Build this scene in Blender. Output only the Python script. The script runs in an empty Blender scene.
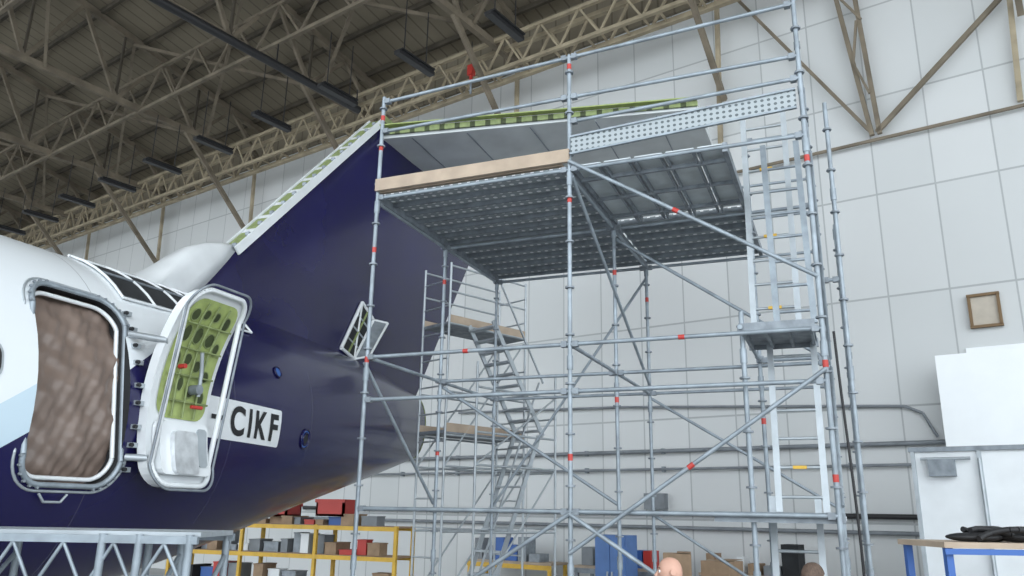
import bpy, math, random
from mathutils import Vector, Matrix
random.seed(7)
sc=bpy.context.scene
FLOOR=-0.4
# ------------------------------------------------------------------ materials
def mat(name,col,rough=.6,metal=0.0,noise=None,bump=0.0,bscale=40,coat=0.0):
    m=bpy.data.materials.new(name); m.use_nodes=True
    nt=m.node_tree; b=nt.nodes['Principled BSDF']
    b.inputs['Base Color'].default_value=(*col,1); b.inputs['Roughness'].default_value=rough
    b.inputs['Metallic'].default_value=metal
    if coat: b.inputs['Coat Weight'].default_value=coat; b.inputs['Coat Roughness'].default_value=.08
    tc=nt.nodes.new('ShaderNodeTexCoord')
    if noise:
        n=nt.nodes.new('ShaderNodeTexNoise'); n.inputs['Scale'].default_value=noise[0]; n.inputs['Detail'].default_value=5
        nt.links.new(tc.outputs['Object'],n.inputs['Vector'])
        r=nt.nodes.new('ShaderNodeValToRGB'); r.color_ramp.elements[0].position=.3; r.color_ramp.elements[1].position=.7
        r.color_ramp.elements[0].color=(*[c*(1-noise[1]) for c in col],1); r.color_ramp.elements[1].color=(*[min(1,c*(1+noise[1])) for c in col],1)
        nt.links.new(n.outputs['Fac'],r.inputs['Fac']); nt.links.new(r.outputs['Color'],b.inputs['Base Color'])
    if bump:
        n2=nt.nodes.new('ShaderNodeTexNoise'); n2.inputs['Scale'].default_value=bscale; n2.inputs['Detail'].default_value=4; nt.links.new(tc.outputs['Object'],n2.inputs['Vector'])
        bp=nt.nodes.new('ShaderNodeBump'); bp.inputs['Strength'].default_value=bump; nt.links.new(n2.outputs['Fac'],bp.inputs['Height']); nt.links.new(bp.outputs['Normal'],b.inputs['Normal'])
    return m
def mth(nt,op,a,b=None,c=None):
    n=nt.nodes.new('ShaderNodeMath'); n.operation=op
    for i,v in enumerate((a,b,c)):
        if v is None: continue
        if isinstance(v,(int,float)): n.inputs[i].default_value=v
        else: nt.links.new(v,n.inputs[i])
    return n.outputs[0]
def mixc(nt,fac,a,b):
    n=nt.nodes.new('ShaderNodeMix'); n.data_type='RGBA'
    if isinstance(fac,(int,float)): n.inputs[0].default_value=fac
    else: nt.links.new(fac,n.inputs[0])
    for i,v in ((6,a),(7,b)):
        if isinstance(v,tuple): n.inputs[i].default_value=(*v,1)
        else: nt.links.new(v,n.inputs[i])
    return n.outputs[2]
def xyz(nt):
    tc=nt.nodes.new('ShaderNodeTexCoord'); s=nt.nodes.new('ShaderNodeSeparateXYZ'); nt.links.new(tc.outputs['Object'],s.inputs[0]); return s.outputs[0],s.outputs[1],s.outputs[2],tc.outputs['Object']

GALV=mat('galvanised_steel',(.30,.345,.385),.5,.35,noise=(6,.22))
GALVD=mat('dull_galvanised',(.25,.28,.31),.55,.35,noise=(8,.25))
ALU=mat('aluminium',(.43,.47,.50),.45,.45,noise=(5,.12))
REDT=mat('red_tape',(.50,.05,.04),.5)
WOOD=mat('scaffold_board_wood',(.43,.34,.26),.75,noise=(4,.14),bump=.15)
WHITE=mat('white_paint',(.74,.77,.79),.3,noise=(3,.05),coat=.3)
GREEN=mat('zinc_chromate_primer',(.22,.27,.11),.5,noise=(14,.2))
GREENB=mat('bright_primer',(.33,.40,.14),.5,noise=(14,.15))
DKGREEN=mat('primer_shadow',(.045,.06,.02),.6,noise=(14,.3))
BLACK=mat('black_rubber',(.015,.015,.017),.6)
DARK=mat('dark_recess',(.02,.022,.025),.8,noise=(6,.3))
BROWN=mat('brown_protective_paper',(.20,.15,.125),.3,noise=(5,.14),bump=1.0,bscale=14)
FOIL=mat('silver_foil',(.72,.74,.76),.3,.7,noise=(10,.2),bump=.9,bscale=25)
STEEL=mat('dusty_roof_steel',(.18,.15,.11),.8,noise=(2,.3))
STEELL=mat('dusty_light_steel',(.35,.295,.205),.8,noise=(2.5,.25))
STEELD=mat('dark_roof_steel',(.08,.067,.05),.85,noise=(2,.3))
BLKM=mat('black_metal',(.02,.02,.022),.45)
YEL=mat('yellow_rack_paint',(.68,.42,.05),.5,noise=(5,.12))
REDP=mat('red_plastic',(.48,.04,.03),.45)
BLUEP=mat('blue_paint',(.04,.12,.38),.45)
CARD=mat('cardboard',(.33,.23,.15),.85,noise=(8,.15))
STABG=mat('stabiliser_grey',(.56,.59,.60),.45,noise=(1.6,.12),coat=.1)
CONC=mat('concrete_floor',(.34,.34,.335),.5,noise=(.8,.15),bump=.05)
SKIN=mat('skin',(.62,.36,.27),.55,noise=(12,.08)); HAIR=mat('short_hair',(.12,.08,.06),.8,noise=(60,.3)); OVER=mat('navy_overalls',(.03,.04,.09),.85,noise=(20,.2)); EYE=mat('eye_white',(.8,.8,.8),.3); SHOE=mat('boot_leather',(.03,.025,.02),.6)
PIPE=mat('grey_conduit',(.20,.22,.24),.5,noise=(3,.2))
WBOARD=mat('white_board',(.9,.93,.95),.5,noise=(2,.02))
BLUET=mat('blue_panel',(.10,.2,.45),.5,noise=(4,.1))

NAV1=(.006,.005,.048); NAV2=(.010,.0085,.072)
def livery():
    m=bpy.data.materials.new('airframe_livery'); m.use_nodes=True; nt=m.node_tree; b=nt.nodes['Principled BSDF']
    x,y,z,v=xyz(nt)
    e=mth(nt,'SUBTRACT',z,mth(nt,'MULTIPLY_ADD',y,.70,2.02-.70*3.9))
    nav=mth(nt,'GREATER_THAN',e,0.0)
    lb=mth(nt,'MULTIPLY',mth(nt,'LESS_THAN',e,.36),mth(nt,'LESS_THAN',y,4.25))
    n=nt.nodes.new('ShaderNodeTexNoise'); n.inputs['Scale'].default_value=.7; nt.links.new(v,n.inputs['Vector'])
    navy=mixc(nt,n.outputs['Fac'],NAV1,NAV2)
    c=mixc(nt,lb,(.78,.82,.85),(.55,.68,.77)); c=mixc(nt,nav,navy,c)
    fr=mth(nt,'FRACT',mth(nt,'MULTIPLY',y,.62)); ln=mth(nt,'LESS_THAN',fr,.006)
    c=mixc(nt,mth(nt,'MULTIPLY',ln,.5),c,(.1,.1,.13))
    nt.links.new(c,b.inputs['Base Color']); b.inputs['Roughness'].default_value=.25; b.inputs['Coat Weight'].default_value=.2; b.inputs['Coat Roughness'].default_value=.1
    return m
LIV=livery()
NAVY=mat('navy_gloss',(.008,.0065,.058),.25,noise=(.7,.3),coat=.15)

def wallmat():
    m=bpy.data.materials.new('wall_panels'); m.use_nodes=True; nt=m.node_tree; b=nt.nodes['Principled BSDF']
    x,y,z,v=xyz(nt)
    fx=mth(nt,'FRACT',mth(nt,'MULTIPLY',mth(nt,'ADD',x,100.9),1/1.1)); lx=mth(nt,'LESS_THAN',fx,.028)
    zz=mth(nt,'MULTIPLY',mth(nt,'ADD',z,.6),1/2.2); fz=mth(nt,'FRACT',zz); lz=mth(nt,'LESS_THAN',fz,.018)
    ln=mth(nt,'MAXIMUM',lx,lz)
    cx=nt.nodes.new('ShaderNodeCombineXYZ'); nt.links.new(mth(nt,'FLOOR',mth(nt,'MULTIPLY',mth(nt,'ADD',x,100.9),1/1.1)),cx.inputs[0]); nt.links.new(mth(nt,'FLOOR',zz),cx.inputs[2])
    wn=nt.nodes.new('ShaderNodeTexWhiteNoise'); nt.links.new(cx.outputs[0],wn.inputs['Vector'])
    n=nt.nodes.new('ShaderNodeTexNoise'); n.inputs['Scale'].default_value=.35; n.inputs['Detail'].default_value=6; nt.links.new(v,n.inputs['Vector'])
    c=mixc(nt,wn.outputs['Value'],(.62,.64,.645),(.68,.695,.70))
    c=mixc(nt,mth(nt,'MULTIPLY',n.outputs['Fac'],.35),c,(.47,.48,.47))
    c=mixc(nt,mth(nt,'MULTIPLY',ln,.5),c,(.2,.22,.23))
    nt.links.new(c,b.inputs['Base Color']); b.inputs['Roughness'].default_value=.7
    return m
WALL=wallmat()
def roofmat():
    m=bpy.data.materials.new('roof_sheeting'); m.use_nodes=True; nt=m.node_tree; b=nt.nodes['Principled BSDF']
    x,y,z,v=xyz(nt)
    n=nt.nodes.new('ShaderNodeTexNoise'); n.inputs['Scale'].default_value=.5; n.inputs['Detail'].default_value=8; nt.links.new(v,n.inputs['Vector'])
    c=mixc(nt,n.outputs['Fac'],(.12,.10,.07),(.31,.27,.20))
    fx=mth(nt,'FRACT',mth(nt,'MULTIPLY',x,2.2)); c=mixc(nt,mth(nt,'MULTIPLY',mth(nt,'LESS_THAN',fx,.12),.5),c,(.06,.05,.035))
    nt.links.new(c,b.inputs['Base Color']); b.inputs['Roughness'].default_value=.9
    return m
ROOF=roofmat()
def perf(name,base,dot,sx,sy,ax=(0,1),r=.22):
    m=bpy.data.materials.new(name); m.use_nodes=True; nt=m.node_tree; b=nt.nodes['Principled BSDF']
    o=xyz(nt); a=mth(nt,'SUBTRACT',mth(nt,'FRACT',mth(nt,'MULTIPLY',o[ax[0]],sx)),.5); c=mth(nt,'SUBTRACT',mth(nt,'FRACT',mth(nt,'MULTIPLY',o[ax[1]],sy)),.5)
    d=mth(nt,'SQRT',mth(nt,'ADD',mth(nt,'MULTIPLY',a,a),mth(nt,'MULTIPLY',c,c))); k=mth(nt,'LESS_THAN',d,r)
    nt.links.new(mixc(nt,k,base,dot),b.inputs['Base Color']); b.inputs['Roughness'].default_value=.5; b.inputs['Metallic'].default_value=.1
    return m
DECK=perf('perforated_deck_painted_light',(.32,.36,.38),(.97,.98,.98),9,10,(0,1),.25)  # pale dots: light through the deck holes, painted into the base colour
DECK2=mat('deck_plain',(.58,.63,.65),.5,.1,noise=(4,.15))
PANEL=perf('perforated_panel',(.36,.40,.42),(.10,.12,.13),16,18,(0,2),.27)

# ------------------------------------------------------------------ mesh builder
HROT=math.radians(-13.5)
class MB:
    def __init__(s): s.v=[]; s.f=[]; s.m=[]; s.mats=[]; s.sm=[]
    def mi(s,m):
        if m not in s.mats: s.mats.append(m)
        return s.mats.index(m)
    def add(s,vs,fs,m,smooth=False):
        b=len(s.v); s.v+= [tuple(p) for p in vs]; k=s.mi(m)
        for f in fs: s.f.append([b+i for i in f]); s.m.append(k); s.sm.append(smooth)
    def box(s,c,d,m,rz=0):
        cx,cy,cz=c; dx,dy,dz=[q/2 for q in d]; ca,sa=math.cos(rz),math.sin(rz); vs=[]
        for z in (-dz,dz):
            for x,y in ((-dx,-dy),(dx,-dy),(dx,dy),(-dx,dy)): vs.append((cx+x*ca-y*sa,cy+x*sa+y*ca,cz+z))
        s.add(vs,[(3,2,1,0),(4,5,6,7),(0,1,5,4),(1,2,6,5),(2,3,7,6),(3,0,4,7)],m)
    def tube(s,a,b,r,m,n=8,r2=None,cap=True):
        a=Vector(a); b=Vector(b); d=(b-a)
        if d.length<1e-6: return
        d.normalize(); u=d.orthogonal().normalized(); w=d.cross(u); r2=r if r2 is None else r2; vs=[]
        for p,rr in ((a,r),(b,r2)):
            for i in range(n):
                t=2*math.pi*i/n; vs.append(p+u*math.cos(t)*rr+w*math.sin(t)*rr)
        s.add(vs,[(i,(i+1)%n,n+(i+1)%n,n+i) for i in range(n)],m,True)
        if cap: s.add(vs,[tuple(range(n-1,-1,-1)),tuple(range(n,2*n))],m)
    def beam(s,a,b,w,h,m):
        a=Vector(a); b=Vector(b); d=(b-a).normalized(); up=Vector((0,0,1))
        if abs(d.z)>.98: up=Vector((1,0,0))
        u=d.cross(up).normalized(); v=u.cross(d); vs=[]
        for p in (a,b):
            for x,y in ((-1,-1),(1,-1),(1,1),(-1,1)): vs.append(p+u*x*w/2+v*y*h/2)
        s.add(vs,[(0,1,2,3),(7,6,5,4),(0,4,5,1),(1,5,6,2),(2,6,7,3),(3,7,4,0)],m)
    def path(s,pts,r,m,closed=False,n=6):
        k=len(pts)
        for i in range(k if closed else k-1): s.tube(pts[i],pts[(i+1)%k],r,m,n)
    def blob(s,c,r,m,rz=0,n=16,mr=10):
        vs=[];fs=[]; ca,sa=math.cos(rz),math.sin(rz)
        for i in range(mr+1):
            th=math.pi*i/mr
            for j in range(n):
                ph=2*math.pi*j/n; x=r[0]*math.sin(th)*math.cos(ph)*(1+.12*math.sin(3*ph)); y=r[1]*math.sin(th)*math.sin(ph); z=r[2]*math.cos(th)
                vs.append((c[0]+x*ca-y*sa,c[1]+x*sa+y*ca,c[2]+z))
        for i in range(mr):
            for j in range(n): fs.append((i*n+j,(i+1)*n+j,(i+1)*n+(j+1)%n,i*n+(j+1)%n))
        s.add(vs,fs,m,True)
    def strip(s,fn,w0,w1,z0,z1,r,off,thick,m,nz=20,nw=4):
        rows=[]
        for i in range(nz+1):
            t=i/nz; t=.5-.5*math.cos(math.pi*t); z=z0+(z1-z0)*t; e=0
            if r>0:
                if z-z0<r: q=r-(z-z0); e=r-math.sqrt(max(0,r*r-q*q))
                elif z1-z<r: q=r-(z1-z); e=r-math.sqrt(max(0,r*r-q*q))
            rows.append((w0+e,w1-e,z))
        def grid(o): return [fn(a+(b-a)*j/nw,z,o) for a,b,z in rows for j in range(nw+1)]
        fs=[(i*(nw+1)+j,i*(nw+1)+j+1,(i+1)*(nw+1)+j+1,(i+1)*(nw+1)+j) for i in range(nz) for j in range(nw)]
        A=grid(off); s.add(A,fs,m,True)
        if thick:
            B=grid(off-thick); s.add(B,[f[::-1] for f in fs],m,True)
            N=len(A); V=A+B; sf=[]
            for i in range(nz):
                a=i*(nw+1); b=(i+1)*(nw+1); sf.append((a,b,N+b,N+a)); a+=nw; b+=nw; sf.append((a,N+a,N+b,b))
            for j in range(nw):
                sf.append((j,N+j,N+j+1,j+1)); q=nz*(nw+1)+j; sf.append((q,q+1,N+q+1,N+q))
            s.add(V,sf,m)
    def obj(s,name,parent=None,hang=False,loc=None,rz=None):
        me=bpy.data.meshes.new(name); me.from_pydata(s.v,[],s.f); me.update()
        for m in s.mats: me.materials.append(m)
        me.polygons.foreach_set('material_index',s.m); me.polygons.foreach_set('use_smooth',s.sm)
        o=bpy.data.objects.new(name,me); sc.collection.objects.link(o)
        if hang: o.rotation_euler[2]=HROT
        if loc: o.location=loc
        if rz is not None: o.rotation_euler[2]=rz
        if parent: o.parent=parent
        return o
def empty(name,hang=False):
    o=bpy.data.objects.new(name,None); sc.collection.objects.link(o)
    if hang: o.rotation_euler[2]=HROT
    return o
def K(x,y,z=0): # survey grid turned 22.5 deg -> world
    a=math.radians(22.5); return Vector((math.cos(a)*x-math.sin(a)*y, math.sin(a)*x+math.cos(a)*y, z))
def HL(X,Y):
    c,s_=math.cos(-HROT),math.sin(-HROT); return (X*c-Y*s_, X*s_+Y*c)
def rrect(w0,w1,z0,z1,r,n=6):
    p=[]
    for cx,cz,a0 in ((w1-r,z0+r,-90),(w1-r,z1-r,0),(w0+r,z1-r,90),(w0+r,z0+r,180)):
        for i in range(n+1):
            a=math.radians(a0+90*i/n); p.append((cx+r*math.cos(a),cz+r*math.sin(a)))
    return p

# ------------------------------------------------------------------ aircraft
ST=[(-9,2.38,1.7,1.73),(0,2.38,1.7,1.73),(3,2.38,1.7,1.73),(5,2.4,1.68,1.72),(7,2.6,1.5,1.56),(9,2.85,1.24,1.2),(11,3.05,.95,.76),(12.2,3.13,.73,.46),(12.95,3.18,.58,.28)]
def hullst(y):
    y=max(ST[0][0],min(ST[-1][0],y))
    for i in range(len(ST)-1):
        if y<=ST[i+1][0]: break
    p1,p2=ST[i],ST[i+1]; p0=ST[max(0,i-1)]; p3=ST[min(len(ST)-1,i+2)]
    t=(y-p1[0])/(p2[0]-p1[0]); out=[]
    for k in (1,2,3):
        m1=(p2[k]-p0[k])/(p2[0]-p0[0])*(p2[0]-p1[0]) if p0 is not p1 else 0; m2=(p3[k]-p1[k])/(p3[0]-p1[0])*(p2[0]-p1[0]) if p3 is not p2 else p2[k]-p1[k]
        out.append((2*t**3-3*t*t+1)*p1[k]+(t**3-2*t*t+t)*m1+(-2*t**3+3*t*t)*p2[k]+(t**3-t*t)*m2)
    return out
CX=-7.3
def hullX(y,z):
    c,hh,hw=hullst(y); q=max(-1,min(1,(z-c)/hh)); return CX+hw*math.sqrt(max(0,1-q*q))
def hullP(y,z,off=0):
    c,hh,hw=hullst(y); x=hullX(y,z); n=Vector(((x-CX)/hw**2,0,(z-c)/hh**2)).normalized(); return Vector((x,y,z))+n*off
def hullA(y,a,off=0):
    c,hh,hw=hullst(y); return Vector((CX+(hw+off)*math.cos(a),y,c+(hh+off)*math.sin(a)))
air=empty('jet_airliner')
b=MB(); ys=[-9+.35*i for i in range(63)]; NS=72; vs=[];fs=[]
ys=[y for y in ys if y<12.9]+[12.95]
for y in ys:
    for i in range(NS): vs.append(hullA(y,2*math.pi*i/NS))
for r in range(len(ys)-1):
    for i in range(NS): fs.append((r*NS+i,(r+1)*NS+i,(r+1)*NS+(i+1)%NS,r*NS+(i+1)%NS))
fs.append(tuple(range(NS))); L=(len(ys)-1)*NS; fs.append(tuple(L+i for i in range(NS-1,-1,-1)))
b.add(vs,fs,LIV,True); b.mi(DARK); hull=b.obj('fuselage')
DY0,DY1,DZ0,DZ1=4.18,5.06,1.86,3.42
import bmesh
bm=bmesh.new(); bm.from_mesh(hull.data); bmesh.ops.recalc_face_normals(bm,faces=bm.faces); bm.to_mesh(hull.data); bm.free()
cb=MB(); o=rrect(DY0,DY1,DZ0,DZ1,.2); n=len(o)
cb.add([(-6.35,p[0],p[1]) for p in o]+[(-5.0,p[0],p[1]) for p in o],[tuple(range(n-1,-1,-1)),tuple(range(n,2*n))]+[(i,(i+1)%n,n+(i+1)%n,n+i) for i in range(n)],DARK)
cut=cb.obj('cut'); bm=bmesh.new(); bm.from_mesh(cut.data); bmesh.ops.recalc_face_normals(bm,faces=bm.faces); bm.to_mesh(cut.data); bm.free()
md=hull.modifiers.new('b','BOOLEAN'); md.object=cut; md.solver='EXACT'; md.operation='DIFFERENCE'
bpy.context.view_layer.update(); dg=bpy.context.evaluated_depsgraph_get()
me=bpy.data.meshes.new_from_object(hull.evaluated_get(dg)); hull.modifiers.clear(); hull.data=me
bpy.data.objects.remove(cut)
try: me.set_sharp_from_angle(angle=math.radians(30))
except Exception: pass
hull.parent=air
b=MB()
b.strip(lambda y,z,o:Vector((hullX(y,z)-.15+o+.012*math.sin(21*y+7*z)+.016*math.sin(11*z-6*y)+.008*math.sin(37*z+15*y)+.006*math.sin(60*y-23*z),y,z)),DY0-.01,DY1+.01,DZ0-.01,DZ1+.01,.2,0,0,BROWN,60,40)
b.path([hullP(p[0],p[1],.015) for p in rrect(DY0-.01,DY1+.01,DZ0-.01,DZ1+.01,.21,8)],.022,GALV,True)
b.path([hullP(p[0],p[1],-.06) for p in rrect(DY0+.02,DY1-.02,DZ0+.02,DZ1-.02,.19,8)],.02,WHITE,True)
b.path([hullP(p[0],p[1],.0) for p in rrect(DY0-.07,DY1+.07,DZ0-.06,DZ1+.06,.26,8)],.012,ALU,True)
for p in rrect(DY0-.035,DY1+.035,DZ0-.03,DZ1+.03,.22,5):
    q=hullP(p[0],p[1],.02); b.tube(q,q+Vector((.02,0,0)),.012,GALVD,6)
for zz in (2.0,2.2,2.35,2.55,2.7,2.9,3.05,3.2,3.35):
    q=hullP(DY1+.08,zz,.02); b.box(q,(.05,.07,.04),ALU); b.tube(q+Vector((.01,-.03,0)),q+Vector((.04,-.03,0)),.018,DARK,6)
b.path([hullP(4.4,1.79,.03),hullP(4.45,1.74,.05),hullP(4.6,1.74,.05),hullP(4.65,1.79,.03)],.01,ALU)
b.obj('doorway_frame',air)
b=MB()
for k in range(8):
    y0=3.77-.8*k
    b.strip(hullP,y0-.13,y0+.13,2.54,2.86,.12,.006,0,ALU,16,4); b.strip(hullP,y0-.11,y0+.11,2.565,2.835,.10,.010,0,BLACK,16,4)
b.obj('cabin_windows',air)
b=MB(); b.strip(hullP,5.5,7.32,2.35,2.75,.02,.008,0,WHITE,8,16); b.obj('registration_panel',air)
acc=bmesh.new()
for chh,y0,y1,z0,z1 in (('G',5.68,5.94,2.40,2.70),('-',6.08,6.26,2.53,2.575),('C',6.38,6.62,2.40,2.70),('I',6.69,6.74,2.405,2.695),('K',6.81,7.03,2.405,2.695),('F',7.09,7.25,2.405,2.695)):
    cu=bpy.data.curves.new('reg','FONT'); cu.body=chh; cu.size=.4; cu.offset=.012 if chh!='-' else 0; cu.resolution_u=6
    to=bpy.data.objects.new('reg',cu); sc.collection.objects.link(to); bpy.context.view_layer.update()
    tm=bpy.data.meshes.new_from_object(to.evaluated_get(bpy.context.evaluated_depsgraph_get()))
    bm=bmesh.new(); bm.from_mesh(tm); bmesh.ops.triangulate(bm,faces=bm.faces); bmesh.ops.subdivide_edges(bm,edges=bm.edges,cuts=2)
    xs=[v.co.x for v in bm.verts]; zs_=[v.co.y for v in bm.verts]; xa,xb,za,zb=min(xs),max(xs),min(zs_),max(zs_)
    for v in bm.verts:
        y=y0+(v.co.x-xa)/(xb-xa)*(y1-y0); z=z0+(v.co.y-za)/(zb-za)*(z1-z0); v.co=hullP(y,z,.016)
    bm.to_mesh(tm); bm.free(); acc.from_mesh(tm); bpy.data.objects.remove(to); bpy.data.meshes.remove(tm)
tm=bpy.data.meshes.new('registration_letters'); acc.to_mesh(tm); acc.free()
tm.materials.append(BLACK); ro=bpy.data.objects.new('registration_letters',tm); sc.collection.objects.link(ro); ro.parent=air
b=MB()
def disc(y,z,r,m,off):
    n=20; c=hullP(y,z,off); pts=[hullP(y+r*math.cos(2*math.pi*i/n),z+r*math.sin(2*math.pi*i/n),off) for i in range(n)]
    b.add([c]+pts,[(0,1+i,1+(i+1)%n) for i in range(n)],m)
    b.path(pts,.012,NAVY,True,5)
disc(7.32,3.19,.06,BLUEP,.01); disc(7.95,2.5,.11,BLUEP,.008); disc(7.95,2.5,.07,DARK,.012)
b.obj('hull_vents',air)
b=MB()
def HA(w,a,o): return hullA(w,a,o)
b.strip(HA,5.2,6.0,math.radians(44),math.radians(73),.0,.012,0,DARK,10,8)
b.strip(HA,6.05,7.1,math.radians(42),math.radians(72),.0,.012,0,DARK,10,8)
for y0 in (5.2,5.6,6.0,6.3,6.5,6.7,6.9,7.1):
    b.path([hullA(y0,math.radians(a),.02) for a in range(42,75,6)],.014,WHITE)
for a in (42,57,74): b.path([hullA(5.2+.19*i,math.radians(a),.02) for i in range(11)],.014,WHITE if a!=57 else GALVD)
b.obj('open_equipment_bay',air)
# dorsal fairing: sections parallel to the fin's leading edge
b=MB(); vs=[];fs=[]; NP=13; D=[(5.9,4.02,.40),(6.4,4.2,.38),(6.8,4.5,.32),(7.1,4.78,.27),(7.4,4.94,.23),(7.7,5.03,.2),(8.0,5.1,.17)]
for y,top,hwid in D:
    for i in range(NP):
        a=math.pi*i/(NP-1); base=3.75; z=base+(top-base)*math.sin(a)**.8; vs.append((CX+hwid*math.cos(a)*(1.4-.4*math.sin(a)),y-.9*(top-z),z))
for r in range(len(D)-1):
    for i in range(NP-1): fs.append((r*NP+i,r*NP+i+1,(r+1)*NP+i+1,(r+1)*NP+i))
fs.append(tuple(range(NP))); fs.append(tuple((len(D)-1)*NP+i for i in range(NP)))
b.add(vs,fs,WHITE,True); b.obj('dorsal_fairing',air)
# fin
def LEy(z): return 6.6+.945*(z-3.6)
def TEy(z): return 12.87+.66*(z-3.6)
prof=[(0,.10),(.03,.14),(.12,.2),(.3,.25),(.5,.23),(.75,.15),(1,.05)]
b=MB(); zs=[3.5+.25*i for i in range(20)]; zs=[z for z in zs if z<8.4]+[8.45]; vs=[];fs=[]; M=len(prof)*2
for z in zs:
    l,t=LEy(z),TEy(z); k=1-.35*(z-3.5)/5
    for c,h in prof: vs.append((CX+h*k,l+(t-l)*c,z))
    for c,h in reversed(prof): vs.append((CX-h*k,l+(t-l)*c,z))
for r in range(len(zs)-1):
    for i in range(M): fs.append((r*M+i,r*M+(i+1)%M,(r+1)*M+(i+1)%M,(r+1)*M+i))
fs.append(tuple(range(M-1,-1,-1))); fs.append(tuple((len(zs)-1)*M+i for i in range(M)))
b.add(vs,fs,NAVY,True); fin=b.obj('fin',air)
try: fin.data.set_sharp_from_angle(angle=math.radians(35))
except Exception: pass
b=MB()
def le(z,f=0,x=0): return Vector((CX+x,LEy(z)+f,z))
N=44
for i in range(N):
    z0=5.0+(8.4-5.0)*i/N; z1=5.0+(8.4-5.0)*(i+1)/N
    b.beam(le(z0,-.05),le(z1,-.05),.2,.05,GREEN if i%4 else WHITE)
    if i%3==0: b.box(le((z0+z1)/2,-.1,.08),(.06,.05,.05),GALVD)
for x in (-.13,.13): b.beam(le(4.95,-.03,x),le(8.42,-.03,x),.03,.12,WHITE)
b.beam((CX+.13,LEy(8.42),8.5),(CX+.13,12.6,8.47),.03,.12,GREEN)
b.obj('fin_front_spar',air)
b=MB()
Q=[(10.7,4.95),(11.1,4.75),(10.6,4.0),(10.2,4.1)]
def finx(y,z):
    c=(y-LEy(z))/(TEy(z)-LEy(z)); k=1-.35*(z-3.5)/5
    for i in range(len(prof)-1):
        if c<=prof[i+1][0]: t=(c-prof[i][0])/(prof[i+1][0]-prof[i][0]); return CX+k*(prof[i][1]*(1-t)+prof[i+1][1]*t)
    return CX+.05
P=[Vector((finx(y,z)+.03,y,z)) for y,z in Q]
b.add(P,[(0,1,2,3)],DARK); b.path(P,.03,WHITE,True)
for t in (.25,.5,.75): b.tube(P[0].lerp(P[3],t),P[1].lerp(P[2],t),.015,ALU)
b.tube(P[0],P[2],.02,WHITE); b.tube(P[0].lerp(P[1],.5),P[3].lerp(P[2],.5),.02,GREEN)
P2=[P[1],P[2],P[2]+Vector((.22,.1,.05)),P[1]+Vector((.22,.1,-.05))]
b.add(P2,[(0,1,2,3)],GALVD); b.path(P2,.02,WHITE,True)
b.obj('fin_access_panel',air)
b=MB(); ring=[hullA(12.96,2*math.pi*i/24,-.02) for i in range(24)]; b.path(ring,.03,GREEN,True); b.add([r+Vector((0,.01,0)) for r in ring],[tuple(range(24))],DARK)
b.box((CX,13.02,3.3),(.12,.2,.5),GALVD); b.box((CX+.1,13.05,3.0),(.1,.15,.12),ALU); b.obj('tail_end_frame',air)
b=MB(); vs=[];fs=[]; sp=[(0,.0),(.0,.2),(.3,.3),(.6,.24),(1,.08),(1,.02),(.6,-.02),(.3,-.05)]
SPN=5.55
for k in range(9):
    t=k/8; x=CX+SPN*t; l=11.15+.92*t; tr=14.7-.8*t; zb=8.1+.03*t; q=1-.4*t
    for c,h in sp: vs.append((x,l+(tr-l)*c,zb+h*q))
M=len(sp)
for r in range(8):
    for i in range(M): fs.append((r*M+i,r*M+(i+1)%M,(r+1)*M+(i+1)%M,(r+1)*M+i))
fs.append(tuple(range(M))); fs.append(tuple(8*M+i for i in range(M)))
b.add(vs,fs,STABG)
for i in range(60):
    t=i/60; t2=(i+1)/60; a=Vector((CX+.1+(SPN-.1)*t,11.12+.92*t,8.21)); c=Vector((CX+.1+(SPN-.1)*t2,11.12+.92*t2,8.21))
    b.beam(a,c,.03,.11-.03*t,GREEN if i%3 else DKGREEN)
b.beam((CX+.1,11.05,8.29),(CX+SPN,11.98,8.27),.12,.02,GREENB)
for t in (.12,.3,.5,.7,.88): b.beam((CX+SPN*t,11.15+.92*t,8.07),(CX+SPN*t,14.2-.6*t,8.03),.02,.012,GALVD)
b.obj('horizontal_stabiliser',air)
# opened door leaf (swung right round on its aft hinge, inner face outward)
beta=math.radians(0); hinge=Vector((-5.5,5.10,0)); dd=Vector((math.sin(beta),math.cos(beta),0)); nn=Vector((-math.cos(beta),math.sin(beta),0))
def leaf(w,z,o):
    w=.08+(w-.08)*.86; z=1.86+(z-1.86)*.96
    zz=z-.12; g=hullX(5,zz)-hullX(5,2.4); p=hinge+dd*w+nn*g*.98-nn*o; p.z=z; return p
b=MB(); LW=.90; LT=3.66
b.strip(leaf,.08,LW,1.86,LT,.2,.0,.1,WHITE,26,6)
b.path([leaf(p[0],p[1],.03) for p in rrect(.1,LW-.02,1.88,LT-.02,.19,8)],.024,WHITE,True,8)
b.path([leaf(p[0],p[1],.05) for p in rrect(.06,LW+.02,1.84,LT+.02,.21,8)],.012,GALVD,True)
b.strip(leaf,.16,LW-.06,2.48,LT-.09,.14,.012,0,GREENB,20,6)
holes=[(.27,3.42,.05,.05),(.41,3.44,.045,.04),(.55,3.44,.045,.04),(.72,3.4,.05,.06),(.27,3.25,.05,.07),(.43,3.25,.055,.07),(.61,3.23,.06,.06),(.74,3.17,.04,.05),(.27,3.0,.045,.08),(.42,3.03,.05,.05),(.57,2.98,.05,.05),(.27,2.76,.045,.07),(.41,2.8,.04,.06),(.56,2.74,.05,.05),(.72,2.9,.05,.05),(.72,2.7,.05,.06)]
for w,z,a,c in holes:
    n=14; a*=1.1;c*=1.1; pts=[leaf(w+a*math.cos(2*math.pi*i/n),z+c*math.sin(2*math.pi*i/n),.018) for i in range(n)]; b.add(pts,[tuple(range(n))],DKGREEN); b.path(pts,.006,GREEN,True,4)
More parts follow.
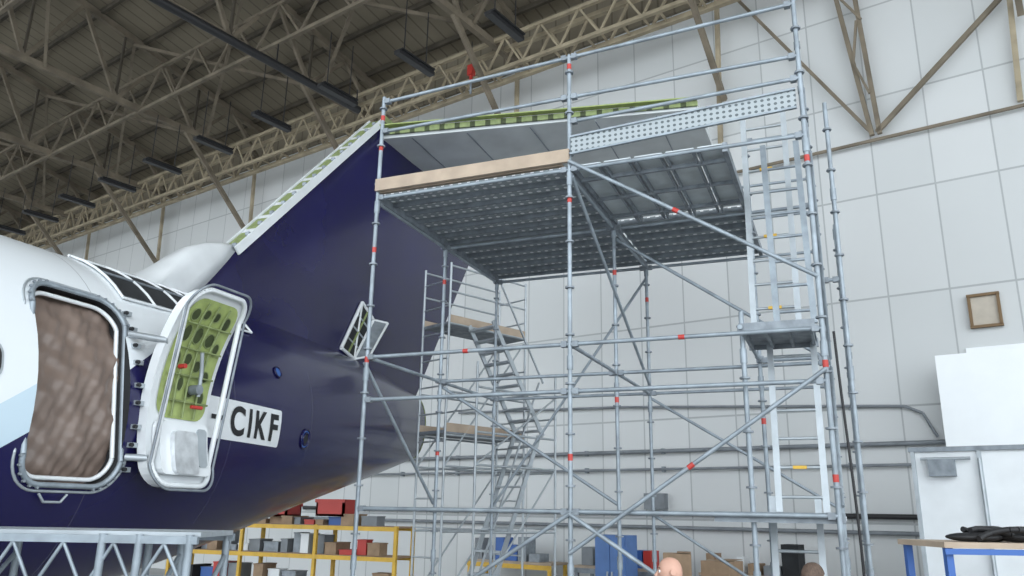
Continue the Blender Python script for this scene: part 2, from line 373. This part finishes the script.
for w in (.34,.49,.65): b.path([leaf(w,z,.04) for z in (2.49,2.8,3.1,3.4,3.53)],.010,GREEN)
for z in (2.64,2.88,3.12,3.34): b.path([leaf(w,z,.045) for w in (.19,.5,.82)],.010,GREEN)
b.path([leaf(.5,3.1,.09),leaf(.57,2.92,.1),leaf(.6,2.7,.1)],.018,ALU); b.path([leaf(.55,2.6,.08),leaf(.68,2.6,.1)],.018,REDP)
b.tube(leaf(.57,2.76,.03),leaf(.57,2.76,.13),.045,GALVD,12); b.tube(leaf(.33,2.95,.03),leaf(.33,2.95,.1),.022,REDP,8)
b.strip(leaf,.15,LW-.1,1.97,2.44,.06,.1,.09,WHITE,10,4); b.strip(leaf,.28,.60,1.98,2.36,.05,.15,.05,FOIL,12,6)
b.strip(leaf,.63,.76,2.05,2.40,.03,.12,.03,ALU,6,3)
for z in (2.1,3.15): b.path([hullP(5.1,z,.02),leaf(.1,z,.0)],.03,ALU)
b.obj('passenger_door',air)

# ------------------------------------------------------------------ main scaffold
scf=empty('scaffold_tower'); XS=(-4.9,-2.5,-.1); R=.024
b=MB()
tops={(0,0):6.62,(1,0):6.68,(2,0):6.95,(0,1):5.35,(1,1):5.35,(2,1):6.75,(0,2):5.35,(1,2):5.35,(2,2):6.5}
YS=(7.6,9.4,11.2)
poles=[(XS[i],YS[j],tops[(i,j)]) for i in range(3) for j in range(3)]+[(-.82,9.4,6.2),(-.82,7.75,3.6),(.12,9.0,6.3),(.12,10.4,5.3)]
for x,y,t in poles:
    b.tube((x,y,FLOOR+.12),(x,y,t),R,GALV); b.tube((x,y,FLOOR),(x,y,FLOOR+.3),.018,GALVD); b.box((x,y,FLOOR+.01),(.16,.16,.02),GALVD)
    z=FLOOR+.35
    while z<t-.05:
        b.tube((x,y,z),(x,y,z+.018),.05,GALVD,8); z+=.5
    for z in (1.1,3.1,5.1):
        if z<t: b.tube((x,y,z),(x,y,z+.14),.033,GALV,8)
b.obj('standards',scf)
b=MB()
def led(a,c,r=.022):
    b.tube(a,c,r,GALV)
    a=Vector(a);c=Vector(c); d=(c-a).normalized()
    for p,q in ((a,d),(c,-d)): b.box(p+q*.06,(.06,.06,.06),GALVD)
for i in (0,1):
    for z in (6.55,6.15,5.28,3.36,2.88,1.72,0.2): led((XS[i],7.6,z+(.1*i if z>6.5 else 0)),(XS[i+1],7.6,z+(.1*(i+1) if z>6.5 else 0)))
    for z in (5.22,3.36,1.72): led((XS[i],9.4,z),(XS[i+1],9.4,z)); led((XS[i],11.2,z),(XS[i+1],11.2,z))
led((XS[1],7.6,5.85),(XS[2],7.6,5.9))
for x in XS:
    for z in (5.22,3.36,1.72): led((x,7.6,z),(x,9.4,z)); led((x,9.4,z),(x,11.2,z))
for z in (6.3,5.8): led((XS[2],7.6,z),(XS[2],9.4,z)); led((XS[2],9.4,z),(XS[2],11.2,z)); led((XS[2],11.2,z),(-2.0,11.2,z))
led((-.82,7.6,3.42),(-.82,9.4,3.42)); led((-.82,9.4,3.42),(-.1,9.4,3.42)); led((-.82,9.4,6.15),(-.1,9.4,6.15)); led((.12,9.0,3.36),(.12,10.4,3.36)); led((-.1,9.4,4.3),(.12,9.4,4.3))
for a,c in (((XS[1],7.56,5.37),(XS[2],7.56,3.84)),((XS[2],7.56,2.98),(XS[1],7.56,1.34)),((XS[0],11.25,1.8),(XS[1],11.25,5.1)),
            ((XS[1]+.03,7.6,5.2),(XS[1]+.03,11.2,3.4)),((XS[1],9.45,5.1),(XS[2],9.45,3.4)),((XS[1],11.24,3.3),(XS[2],11.24,1.8)),((XS[0],9.45,3.3),(XS[1],9.45,1.8)),((XS[1],11.26,1.7),(XS[2],11.26,.2)),
            ((XS[0]-.03,7.6,3.3),(XS[0]-.03,9.4,1.8)),((XS[2]+.03,7.6,5.1),(XS[2]+.03,9.4,3.4)),((XS[2]+.03,9.4,3.3),(XS[2]+.03,7.6,1.8)),((XS[1],7.56,1.7),(XS[2],7.56,.2)),((XS[0],7.56,.2),(XS[1],7.56,1.7))):
    b.tube(a,c,.021,GALV)
b.obj('ledgers_and_braces',scf)
b=MB()
for x,y,z in [(-4.9,7.6,4.6),(-4.9,7.6,6.3),(-4.9,7.6,3.3),(-2.5,7.6,6.5),(-2.5,7.6,4.9),(-2.5,7.6,2.2),(-2.5,9.4,4.6),(-2.5,9.4,3.0),(-.1,7.6,3.0),(-.1,7.6,5.0),(-.1,7.6,2.0),(-4.9,9.4,4.7),(-4.9,9.4,2.4),(-2.5,11.2,4.7),(-.1,9.4,4.2),(-.82,9.4,2.7),(-4.9,7.6,5.9)]:
    b.tube((x,y,z),(x,y,z+.065),.026,REDT,8)
for p,q,t in (((-2.5,7.56,5.37),(-.1,7.56,3.84),.46),((-.1,7.56,2.98),(-2.5,7.56,1.34),.5)):
    p=Vector(p);q=Vector(q); b.tube(p.lerp(q,t),p.lerp(q,t+.022),.025,REDT,8)
for x in (-3.7,-1.4): b.tube((x,7.6,3.36),(x+.06,7.6,3.36),.025,REDT,8)
b.obj('tape_marks',scf)
b=MB(); DZ=5.3
for k in range(12):
    y=7.63+.3*k
    b.box((-3.7,y+.145,DZ+.03),(2.36,.285,.012),DECK)
    for e in (.012,.278): b.box((-3.7,y+e,DZ),(2.36,.012,.05),GALVD)
for k in range(5):
    x=-2.46+.33*k; b.box((x+.15,8.5,DZ+.03),(.29,1.74,.012),DECK2)
    for e in (.01,.29): b.box((x+e,8.5,DZ-.01),(.022,1.74,.06),GALVD)
for y in (7.9,8.5,9.1): b.box((-1.66,y,DZ-.03),(1.62,.04,.04),GALVD)
for k in range(6):
    y=9.43+.3*k; b.box((-1.68,y+.145,DZ+.03),(1.6,.285,.012),DECK)
    for e in (.012,.278): b.box((-1.68,y+e,DZ),(1.6,.012,.05),GALVD)
b.beam((-2.5,7.6,DZ-.05),(-2.5,11.2,DZ-.05),.05,.06,GALVD)
b.beam((-.86,7.6,DZ-.02),(-.86,11.2,DZ-.02),.05,.1,GALVD)
b.beam((-4.88,7.6,DZ-.02),(-4.88,11.2,DZ-.02),.03,.1,GALVD)
b.obj('deck_boards',scf)
b=MB(); b.box((-3.7,7.56,5.43),(2.42,.04,.15),WOOD); b.box((-3.75,7.72,5.37),(2.3,.22,.04),WOOD); b.obj('toe_board',scf)
b=MB(); b.add([(-2.47,7.55,5.44),(-.15,7.55,5.56),(-.15,7.55,5.76),(-2.47,7.55,5.64),(-2.47,7.585,5.44),(-.15,7.585,5.56),(-.15,7.585,5.76),(-2.47,7.585,5.64)],[(0,1,2,3),(7,6,5,4),(0,4,5,1),(3,2,6,7),(1,5,6,2),(0,3,7,4)],PANEL)
b.beam((-2.47,7.545,5.64),(-.15,7.545,5.76),.03,.02,GALV); b.beam((-2.47,7.545,5.44),(-.15,7.545,5.56),.03,.02,GALV); b.obj('perforated_side_panel',scf)
def ladder(b,p0,p1,width,m=ALU,wd=Vector((1,0,0)),step=.28,yel=False):
    p0=Vector(p0);p1=Vector(p1); L=(p1-p0).length; d=(p1-p0)/L
    for e in (-1,1): b.beam(p0+wd*e*width/2,p1+wd*e*width/2,.03,.06,m)
    k=int(L/step)
    for i in range(k):
        q=p0+d*(step*(i+.5)); b.tube(q-wd*width/2,q+wd*width/2,.016,m,6)
        if yel and i%3==1: b.box(q+Vector((0,-.02,0)),(width*.3,.03,.03),YEL)
b=MB()
LAD=ALU
ladder(b,(-.56,8.6,3.42),(-.56,8.95,6.5),.45,LAD,yel=True)
ladder(b,(-.42,8.25,1.75),(-.42,8.5,3.6),.42,LAD,yel=True)
ladder(b,(-.34,8.0,3.5),(-.38,8.4,5.6),.34,GALV)
ladder(b,(-.5,8.1,FLOOR),(-.5,8.5,1.9),.42,LAD)
b.obj('access_ladders',scf)
b=MB()
b.box((-.5,8.1,3.44),(.66,.9,.04),GALVD)
for x in (-.8,-.6,-.4,-.2): b.box((x,8.1,3.40),(.03,.9,.05),GALVD)
for y in (7.66,8.54): b.box((-.5,y,3.42),(.68,.03,.09),GALVD)
b.box((-.6,8.4,1.70),(1.1,1.5,.04),DECK2); b.box((-.6,7.66,1.70),(1.1,.03,.09),GALVD)
b.obj('ladder_landings',scf)
b=MB(); pts=[Vector((.02+.03*math.sin(z*1.3),7.5,z)) for z in [3.3-.37*i for i in range(11)]]; b.path(pts,.012,BLACK); b.obj('power_cable',scf)

# ------------------------------------------------------------------ rear stair tower beyond tail
def localframe(o,ang):
    u=Vector((math.sin(ang),math.cos(ang),0)); v=Vector((math.cos(ang),-math.sin(ang),0)); o=Vector(o)
    return lambda a,c,z:o+u*a+v*c+Vector((0,0,z))
T=localframe((-5.95,11.65,0),math.radians(23.5))
tw=empty('mobile_access_tower'); b=MB()
for a in (0,1.8):
    for c in (0,-.7,.75):
        top=5.8 if c<=0 else 4.0
        b.tube(T(a,c,FLOOR+.1),T(a,c,top),.022,ALU); b.tube(T(a,c,FLOOR),T(a,c,FLOOR+.1),.06,BLACK)
for c in (0,-.7,.75):
    for z in (.3,1.4,2.4,2.9,3.6,4.75,5.3,5.75):
        if c>0 and z>4: continue
        b.tube(T(0,c,z),T(1.8,c,z),.018,ALU)
    b.tube(T(0,c,.3),T(1.8,c,2.4),.016,ALU); b.tube(T(0,c,2.4),T(1.8,c,4.7) if c<=0 else T(1.8,c,3.6),.016,ALU)
for a in (0,1.8):
    for i in range(13):
        z=.1+.45*i
        b.tube(T(a,0,z),T(a,-.7,z),.014,ALU,6)
        if z<4 and i%2: b.tube(T(a,0,z),T(a,.75,z),.014,ALU,6)
b.obj('frame',tw)
b=MB()
for z in (4.75,2.95):
    c=T(.9,-.35,z); b.box(c,(.7,1.8,.05),GALVD,-math.radians(23.5))
    for q in (0,-.7): b.box(T(.9,q,z+.07),(.03,1.82,.14),WOOD,-math.radians(23.5))
b.obj('decks',tw)
b=MB()
for z0,z1,a0,a1 in ((FLOOR,2.95,.1,1.5),(2.95,4.75,1.6,.4)):
    wd=T(0,1,0)-T(0,0,0); p0=T(a0,.35,z0); p1=T(a1,.35,z1)
    for e in (-.3,.3): b.beam(p0+wd*e,p1+wd*e,.03,.08,ALU)
    for i in range(10):
        q=p0.lerp(p1,(i+.5)/10); b.box(q,(.6,.14,.03),ALU,-math.radians(23.5))
    b.beam(p0+wd*.3+Vector((0,0,.9)),p1+wd*.3+Vector((0,0,.9)),.025,.025,ALU)
b.obj('stair_flights',tw)

# ------------------------------------------------------------------ door-side staging
stg=empty('aluminium_staging'); b=MB()
ZS=1.54; ra=math.radians(22.5)
for k in range(3): b.box(K(-2.77,5.15+.2*k,ZS),(1.84,.19,.03),ALU,ra)
for y in (5.02,5.68): b.beam(K(-3.7,y,ZS-.03),K(-1.85,y,ZS-.03),.035,.045,GALV); b.beam(K(-3.7,y,ZS-.32),K(-1.85,y,ZS-.32),.03,.03,GALV)
for i in range(6):
    x=-3.7+.3*i; b.tube(K(x,5.02,ZS-.32),K(x+.15,5.02,ZS-.05),.011,GALV,6); b.tube(K(x+.15,5.02,ZS-.05),K(x+.3,5.02,ZS-.32),.011,GALV,6)
for x in (-3.7,-3.3,-2.42,-2.2,-1.9):
    for y in (5.02,5.68): b.tube(K(x,y,FLOOR),K(x,y,ZS+.0),.024,GALV)
for x in (-3.3,-2.2,-1.9): b.tube(K(x,5.02,.9),K(x,5.68,1.4),.016,GALV)
b.tube(K(-2.2,5.02,ZS-.25),K(-1.9,5.02,ZS-.25),.02,GALV)
b.obj('deck_and_frame',stg)

# ------------------------------------------------------------------ hangar shell
W=17.0
b=MB(); b.box((-29,W+.1,6.9),(82,.2,14.8),WALL); b.obj('wall_back',hang=True)
b=MB(); b.box((-70,2,7.5),(.2,30,16),mat('wall_left_sheet',(.25,.22,.17),.9,noise=(.6,.2))); b.obj('wall_left',hang=True)
b=MB(); b.box((-25,-5,FLOOR-.1),(110,70,.2),CONC); b.obj('floor',hang=True)
b=MB()
def rz(n): return 15.6+(W-n)*.22
b.add([(-70,W+.2,rz(W+.2)),(14,W+.2,rz(W+.2)),(14,-9,rz(-9)),(-70,-9,rz(-9)),(-70,W+.2,rz(W+.2)+.1),(14,W+.2,rz(W+.2)+.1),(14,-9,rz(-9)+.1),(-70,-9,rz(-9)+.1)],[(0,1,2,3),(7,6,5,4),(0,4,5,1),(2,6,7,3),(1,5,6,2),(3,7,4,0)],ROOF); b.obj('ceiling',hang=True)
b=MB(); b.box((-29,W-.06,15.0),(82,.1,1.6),ROOF); b.obj('trim_1',hang=True)
def lattice(b,p1,p2,dep,nb,cw,ww,m,m2=None):
    p1=Vector(p1);p2=Vector(p2);dep=Vector(dep); m2=m2 or m
    b.beam(p1,p2,cw,cw,m); b.beam(p1+dep,p2+dep,cw,cw,m)
    for i in range(nb):
        a=p1.lerp(p2,i/nb); c=p1.lerp(p2,(i+.5)/nb)+dep; e=p1.lerp(p2,(i+1)/nb); b.beam(a,c,ww,ww,m2); b.beam(c,e,ww,ww,m2)
b=MB()
lattice(b,(-68,15.9,13.25),(8,15.9,13.25),(0,0,1.0),64,.13,.06,STEELL); lattice(b,(-68,15.4,13.3),(8,15.4,13.3),(0,0,.95),64,.1,.05,STEELL)
for i in range(77): b.beam((-68+i,15.9,13.25),(-68+i,15.4,13.3),.05,.05,STEELL)
b.obj('eave_lattice_girder',hang=True)
b=MB()
for s in range(-66,3,6):
    n0=16.8; n1=-8.5; nb=9
    b.beam((s,n0,14.2),(s,n1,14.6),.16,.2,STEEL); b.beam((s,n0,rz(n0)-.25),(s,n1,rz(n1)-.25),.18,.2,STEEL)
    for i in range(nb):
        a=n0+(n1-n0)*i/nb; c=n0+(n1-n0)*(i+.5)/nb; e=n0+(n1-n0)*(i+1)/nb
        za=14.2+.4*i/nb; b.beam((s,a,za),(s,c,rz(c)-.25),.1,.12,STEEL); b.beam((s,c,rz(c)-.25),(s,e,za+.04),.1,.12,STEEL); b.beam((s,e,za),(s,e,rz(e)-.25),.07,.08,STEELD)
    b.beam((s,16.7,11.2),(s,13.6,14.3),.12,.14,STEEL)
    b.beam((s-.25,16.9,9.5),(s,16.6,14.3),.1,.1,STEELL)
    for n in (14.5,9,3.5):
        b.beam((s,n,14.3),(s+6,n-3,rz(n-3)-.4),.09,.1,STEEL); b.beam((s+6,n,14.3),(s,n-3,rz(n-3)-.4),.09,.1,STEEL)
b.obj('roof_truss',hang=True)
b=MB()
for i in range(17):
    n=16.3-1.5*i; b.beam((-70,n,rz(n)-.1),(14,n,rz(n)-.1),.1,.16,STEELD)
b.obj('roof_purlins',hang=True)
b=MB()
for n,z in ((12.0,14.2),(7.0,14.4)): lattice(b,(-68,n,z),(8,n,z),(0,0,1.3),38,.1,.06,STEEL)
b.obj('longitudinal_girder',hang=True)
b=MB()
b.beam((-2.9,16.75,9.45),(-3.45,16.75,14),.09,.09,STEEL); b.beam((-2.75,16.75,9.45),(-3.0,16.75,14),.09,.09,STEEL); b.beam((-2.8,16.75,9.5),(1.6,16.75,13.4),.09,.09,STEEL)
b.beam((-2.9,16.75,9.5),(-5.6,16.75,13.9),.07,.07,STEEL)
b.beam((-3.3,16.7,13.0),(-2.85,16.7,12.2),.05,.05,STEEL); b.beam((-2.95,16.7,12.2),(-3.1,16.7,11.2),.05,.05,STEEL); b.beam((-3.1,16.7,11.2),(-2.85,16.7,10.4),.05,.05,STEEL)
b.beam((-6,16.85,9.38),(8,16.85,9.38),.05,.06,STEEL)
b.obj('wall_bracing_frame',hang=True)
b=MB(); b.tube((-16.9,2,13.5),(-16.9,15.1,13.5),.12,BLKM,10)
for n in (4,8,12,15): b.tube((-16.9,n,13.5),(-16.9,n,14.15),.02,BLKM,6)
b.obj('overhead_pipe',hang=True)
for i in range(12):
    s=-9.7-2.8*i; b=MB(); b.box((s,12.9,12.5),(.18,1.3,.1),BLKM); b.box((s,12.9,12.57),(.3,1.2,.04),BLKM)
    for n in (12.5,13.3): b.tube((s,n,12.6),(s,n,14.2),.015,BLKM,6)
    b.obj('strip_light',hang=True)
b=MB(); b.box((-12.4,15.0,13.3),(.16,.16,.3),REDP); b.tube((-12.4,15.0,12.95),(-12.4,15.0,13.15),.05,REDP); b.tube((-12.4,15.0,12.6),(-12.4,15.0,12.95),.03,GALVD); b.tube((-12.4,15.0,13.45),(-12.4,15.0,14.2),.015,BLKM); b.obj('red_hoist',hang=True)

# ------------------------------------------------------------------ wall fittings
b=MB()
def hp(z,s0,s1,r,m): b.tube((s0,W-.12,z),(s1,W-.12,z),r,m)
hp(3.1,-20,-1.2,.045,PIPE); hp(2.7,-20,-1.0,.03,PIPE); hp(1.75,-20,-1.4,.05,BLKM); hp(1.45,-20,-1.4,.04,PIPE)
for s in range(-20,-1,2):
    for z in (3.1,2.7,1.75): b.box((s,W-.06,z),(.06,.12,.12),GALVD)
b.path([(-14,W-.1,4.3),(-9,W-.1,4.15),(-4,W-.1,3.87),(-2.9,W-.1,3.8),(-2.6,W-.1,3.65),(-2.4,W-.1,3.2)],.03,PIPE)
b.box((-8.2,W-.1,2.0),(.5,.2,.35),PIPE)
b.obj('wall_pipework',hang=True)
b=MB(); b.box((-1.35,W-.03,5.5),(.48,.06,.6),mat('vent_paper',(.5,.45,.38),.8,noise=(3,.15)))
WF=mat('wood_frame',(.2,.13,.07),.8)
for dx,dz,sx,sz in ((0,.3,.54,.05),(0,-.3,.54,.05),(-.24,0,.05,.6),(.24,0,.05,.6)): b.box((-1.35+dx,W-.08,5.5+dz),(sx,.08,sz),WF)
b.obj('wall_vent_frame',hang=True)
b=MB(); b.box((-1.0,W-.03,4.75),(1.5,.06,.14),WBOARD); b.box((-1.0,W-.06,4.66),(1.5,.03,.02),PIPE); b.obj('wall_shelf_strip',hang=True)
b=MB(); b.box((.42,16.2,3.76),(5.2,.1,1.66),WBOARD)
for s in (-1.8,0.5,2.8): b.box((s,16.3,1.4),(.1,.1,3.7),GALVD)
b.obj('projection_board',hang=True)
b=MB()
hs,hn=HL(*K(5.55,11.2)[:2])
b.box((hs+1.6,hn+.8,1.1),(3.2,1.5,3.0),WHITE); b.box((hs+1.6,hn+.8,2.63),(3.3,1.6,.06),GALVD)
for s in (0,.8,1.6,2.4,3.2): b.box((hs+s,hn+.03,1.1),(.05,.05,3.0),ALU)
b.box((hs+.35,hn-.02,2.38),(.32,.14,.22),GALVD); b.tube((hs+.1,hn-.03,2.5),(hs+.7,hn-.03,2.5),.02,ALU); b.tube((hs+.8,hn-.03,2.5),(hs+.8,hn-.03,.5),.02,ALU)
b.obj('storage_booth',hang=True)
rk=empty('parts_rack'); b=MB()
def kb(x,y,z,d,m): b.box(K(x,y,z),d,m,ra)
for x in (3.2,4.7):
    for y in (6.1,6.7): kb(x,y,.56,(.05,.05,1.92),BLUEP)
for z in (1.53,.7): kb(3.95,6.4,z,(1.6,.72,.04),WOOD); kb(3.95,6.05,z-.045,(1.6,.03,.04),YEL if z<1 else BLUEP)
b.obj('frame',rk)
b=MB()
for x,y,rx,ry,h,a in ((3.50,6.25,.2,.10,.035,.3),(3.72,6.4,.2,.12,.06,1.2),(3.9,6.22,.26,.10,.045,.1),(4.15,6.4,.25,.15,.07,.6)):
    b.blob(K(x,y,1.55+h*.95),(rx,ry,h),BLACK,a)
for kk in range(3):
    pts=[K(3.45+.055*i,6.12+.1*kk+.03*math.sin(i),1.575+.07*abs(math.sin(i*.33+kk))) for i in range(15)]; b.path(pts,.022,BLACK,n=8)
b.obj('rubber_seals_and_bags',rk)

yr=empty('parts_shelving'); b=MB()
for x in (-12.3,-10.6,-8.95,-7.3):
    for y in (12.6,13.2): b.box((x,y,.52),(.06,.06,1.84),YEL)
for z in (1.42,.92,.2): b.box((-9.8,12.9,z),(5.0,.62,.03),CARD); b.box((-9.8,12.58,z-.03),(5.05,.04,.07),YEL); b.box((-9.8,13.22,z-.03),(5.05,.04,.07),YEL)
b.obj('frame',yr)
b=MB(); cols=[CARD,WHITE,GALVD,DARK,CARD,PIPE,GALVD,REDP,BLUEP]
for zz,x,hm in ((.935,-12.1,.35),(1.435,-12.2,.2),(.215,-12.1,.5)):
    while x<-7.7:
        w=random.uniform(.08,.35); h=random.uniform(.06,hm); d=random.uniform(.2,.5); m=random.choice(cols); b.box((x+w/2,12.9,zz+h/2),(w,d,h),m); b.box((x+w/2,12.9,zz+h),(w+.02,d+.02,.02),m); x+=w+random.uniform(.01,.12)
b.obj('stored_boxes',yr)
def crate(name,c,d,m,parent=None):
    b=MB()
    b.box((0,0,-d[2]/2+.02),(d[0],d[1],.04),m)
    for e in (-1,1): b.box((e*(d[0]/2-.02),0,0),(.04,d[1],d[2]),m); b.box((0,e*(d[1]/2-.02),0),(d[0],.04,d[2]),m); b.box((0,e*(d[1]/2),d[2]/2-.03),(d[0]+.04,.03,.06),m)
    return b.obj(name,parent,loc=c)
crate('red_crate_a',(-8.75,12.9,1.435+.3),(.6,.45,.3),REDP,yr); crate('red_crate_b',(-10.1,12.9,1.435+.25),(.8,.45,.24),REDP,yr)

def bench(s,n,l,top,m,name='workbench'):
    b=MB(); b.box((s,n,top),(l,.75,.05),WOOD)
    for e in (-1,1):
        for q in (-.33,.33): b.box((s+e*(l/2-.06),n+q,(top+FLOOR)/2),(.07,.07,top-FLOOR),m)
    b.box((s,n,.0),(l-.1,.6,.04),GALVD); b.box((s,n-.35,top-.08),(l,.03,.1),m)
    x=s-l/2+.1
    while x<s+l/2-.4:
        w=random.uniform(.1,.35); h=random.uniform(.1,.6); b.box((x+w/2,n,top+.025+h/2),(w,.4,h),random.choice(cols)); x+=w+random.uniform(.02,.12)
    b.obj(name,hang=True)
bench(-11.5,16.2,2.4,.6,YEL); bench(-8.6,16.2,2.2,.6,GALVD); bench(-5.6,16.2,2.4,.6,GALVD)
b=MB(); b.box((-8.3,15.2,.45),(.7,.5,1.7),BLUET)
for e in (-.17,.17): b.box((-8.3+e,14.94,.45),(.32,.02,1.6),BLUET); b.box((-8.3+e*.3,14.92,.5),(.03,.03,.2),ALU)
b.obj('blue_tool_cabinet',hang=True)
for (x,y,z,d,rr) in ((-5.9,13.0,.15,(.6,.5,1.1),.2),(-5.3,13.3,.3,(.5,.5,1.4),-.1),(-5.95,13.0,.9,(.45,.4,.4),.4),(-4.75,13.2,.1,(.45,.5,1.0),.3)):
    b=MB(); b.box((0,0,0),d,CARD); b.box((0,0,d[2]/2+.004),(d[0],.06,.008),WOOD); b.box((d[0]*.25,0,d[2]/2+.02),(d[0]*.5,d[1],.01),CARD,.02)
    p=Matrix.Rotation(HROT,3,'Z')@Vector((x,y,z)); b.obj('cardboard_box',loc=p,rz=HROT+rr)

# ------------------------------------------------------------------ people
def person(loc,yaw,name,h=1.75,hair=None):
    root=empty(name); k=h/1.75
    V=[(0,0,.95,.15),(0,0,1.12,.145),(0,0,1.3,.165),(0,0,1.43,.10),(0,.01,1.5,.06)]
    E=[(0,1),(1,2),(2,3),(3,4)]
    def ch(par,pts):
        p=par
        for q in pts: V.append(q); E.append((p,len(V)-1)); p=len(V)-1
    for s in (-1,1):
        ch(0,[(s*.1,0,.88,.105),(s*.11,.01,.5,.068),(s*.11,-.01,.1,.05),(s*.11,.1,.04,.045)])
        ch(3,[(s*.18,0,1.40,.07),(s*.23,-.02,1.12,.05),(s*.24,.06,.88,.035)])
    me=bpy.data.meshes.new('body'); me.from_pydata([v[:3] for v in V],E,[]); o=bpy.data.objects.new('body',me); sc.collection.objects.link(o)
    sk=o.modifiers.new('s','SKIN')
    for i,v in enumerate(V): me.skin_vertices[0].data[i].radius=(v[3],v[3]*(.75 if i<4 else 1))
    me.skin_vertices[0].data[0].use_root=True
    ss=o.modifiers.new('u','SUBSURF'); ss.levels=2; ss.render_levels=2; me.materials.append(OVER); o.parent=root
    b=MB(); n,mr=24,20; vs=[];fs=[]
    def hp(th,ph,e=0):
        st=math.sin(th)**(.8 if th<math.pi/2 else 1); z=math.cos(th)
        x=st*math.cos(ph); y=st*math.sin(ph)
        rx=.079+e; ry=.099+e; rzz=.116+e
        if z<0: rx*=1-.25*z*z; ry*=1-.2*z*z
        return (x*rx,y*ry,1.635+z*rzz)
    for i in range(mr+1):
        for j in range(n): vs.append(hp(math.pi*i/mr,2*math.pi*j/n))
    for i in range(mr):
        for j in range(n): fs.append((i*n+j,(i+1)*n+j,(i+1)*n+(j+1)%n,i*n+(j+1)%n))
    b.add(vs,fs,SKIN,True)
    b.tube((0,.005,1.46),(0,.0,1.56),.055,SKIN,12)
    b.tube((0,.09,1.65),(0,.118,1.605),.009,SKIN,8,.017); b.box((0,.093,1.565),(.045,.01,.012),REDT)
    for s in (-1,1):
        b.tube((s*.03,.083,1.645),(s*.03,.095,1.645),.012,EYE,8); b.tube((s*.03,.094,1.645),(s*.03,.097,1.645),.005,BLACK,8)
        b.tube((s*.07,-.005,1.635),(s*.088,-.012,1.64),.03,SKIN,10,.024); b.box((s*.03,.09,1.672),(.032,.01,.007),HAIR)
    if hair:
        vs=[];fs=[]
        for i in range(8):
            for j in range(n):
                ph=2*math.pi*j/n; back=.5-.5*math.sin(ph); lim=math.pi*(.30+.3*back); vs.append(hp(lim*i/7,ph,.009))
        for i in range(7):
            for j in range(n): fs.append((i*n+j,(i+1)*n+j,(i+1)*n+(j+1)%n,i*n+(j+1)%n))
        b.add(vs,fs,HAIR,True)
    b.obj('head',root)
    for s in (-1,1):
        b=MB(); cx,cy,cz=s*.245,.085,.82
        b.tube((s*.24,.06,.9),(cx,cy,.86),.028,SKIN,10,.032); b.tube((cx,cy,.86),(cx,cy+.01,.79),.034,SKIN,10,.036)
        for j,l in enumerate((.065,.078,.072,.055)):
            y=cy-.028+.02*j; p=Vector((cx,y,.79)); q=p+Vector((-s*.012,.008,-l*.55)); r=q+Vector((-s*.022,.006,-l*.4)); b.tube(p,q,.0095,SKIN,6); b.tube(q,r,.0088,SKIN,6,.007)
        p=Vector((cx-s*.01,cy+.035,.84)); q=p+Vector((-s*.015,.025,-.035)); b.tube(p,q,.012,SKIN,6); b.tube(q,q+Vector((-s*.01,.004,-.03)),.010,SKIN,6,.008)
        b.obj('hand',root)
        b=MB(); b.box((s*.11,.05,.035),(.1,.27,.07),SHOE); b.box((s*.11,-.02,.09),(.09,.13,.09),SHOE); b.obj('boot',root)
    root.location=loc; root.rotation_euler[2]=yaw; root.scale=(k,k,k)
person(K(1.33,6.9,FLOOR),math.radians(110),'man_in_overalls',1.77)
person(K(2.44,6.75,FLOOR),math.radians(-30),'man_in_overalls',1.75,True)

# ------------------------------------------------------------------ light
w=bpy.data.worlds.new('sky'); sc.world=w; w.use_nodes=True; nt=w.node_tree; bg=nt.nodes['Background']; bg.inputs[0].default_value=(.87,.945,1.0,1); bg.inputs[1].default_value=2.5
def area(name,loc,target,size,power,col):
    l=bpy.data.lights.new(name,'AREA'); l.shape='RECTANGLE'; l.size,l.size_y=size; l.energy=power; l.color=col
    o=bpy.data.objects.new(name,l); sc.collection.objects.link(o); o.location=loc; o.rotation_euler=(Vector(target)-Vector(loc)).to_track_quat('-Z','Y').to_euler(); return o
area('hangar_door_daylight',(8,-10,9),(-5,12,6),(24,12),1750,(.91,.96,1))

# ------------------------------------------------------------------ camera
f=800; th=math.radians(15.7); yaw=math.radians(22.5); roll=math.radians(1.0)
fg=Vector((-math.sin(yaw),math.cos(yaw),0)); r0=Vector((math.cos(yaw),math.sin(yaw),0)); Fv=fg*math.cos(th)+Vector((0,0,math.sin(th))); U0=-fg*math.sin(th)+Vector((0,0,math.cos(th)))
Rv=r0*math.cos(roll)+U0*math.sin(roll); Uv=U0*math.cos(roll)-r0*math.sin(roll)
cd=bpy.data.cameras.new('camera'); cd.sensor_width=36; cd.lens=36*f/1024; co=bpy.data.objects.new('camera',cd); sc.collection.objects.link(co)
co.matrix_world=Matrix(((Rv.x,Uv.x,-Fv.x,0),(Rv.y,Uv.y,-Fv.y,0),(Rv.z,Uv.z,-Fv.z,1.7),(0,0,0,1))); sc.camera=co
sc.view_settings.view_transform='Standard'
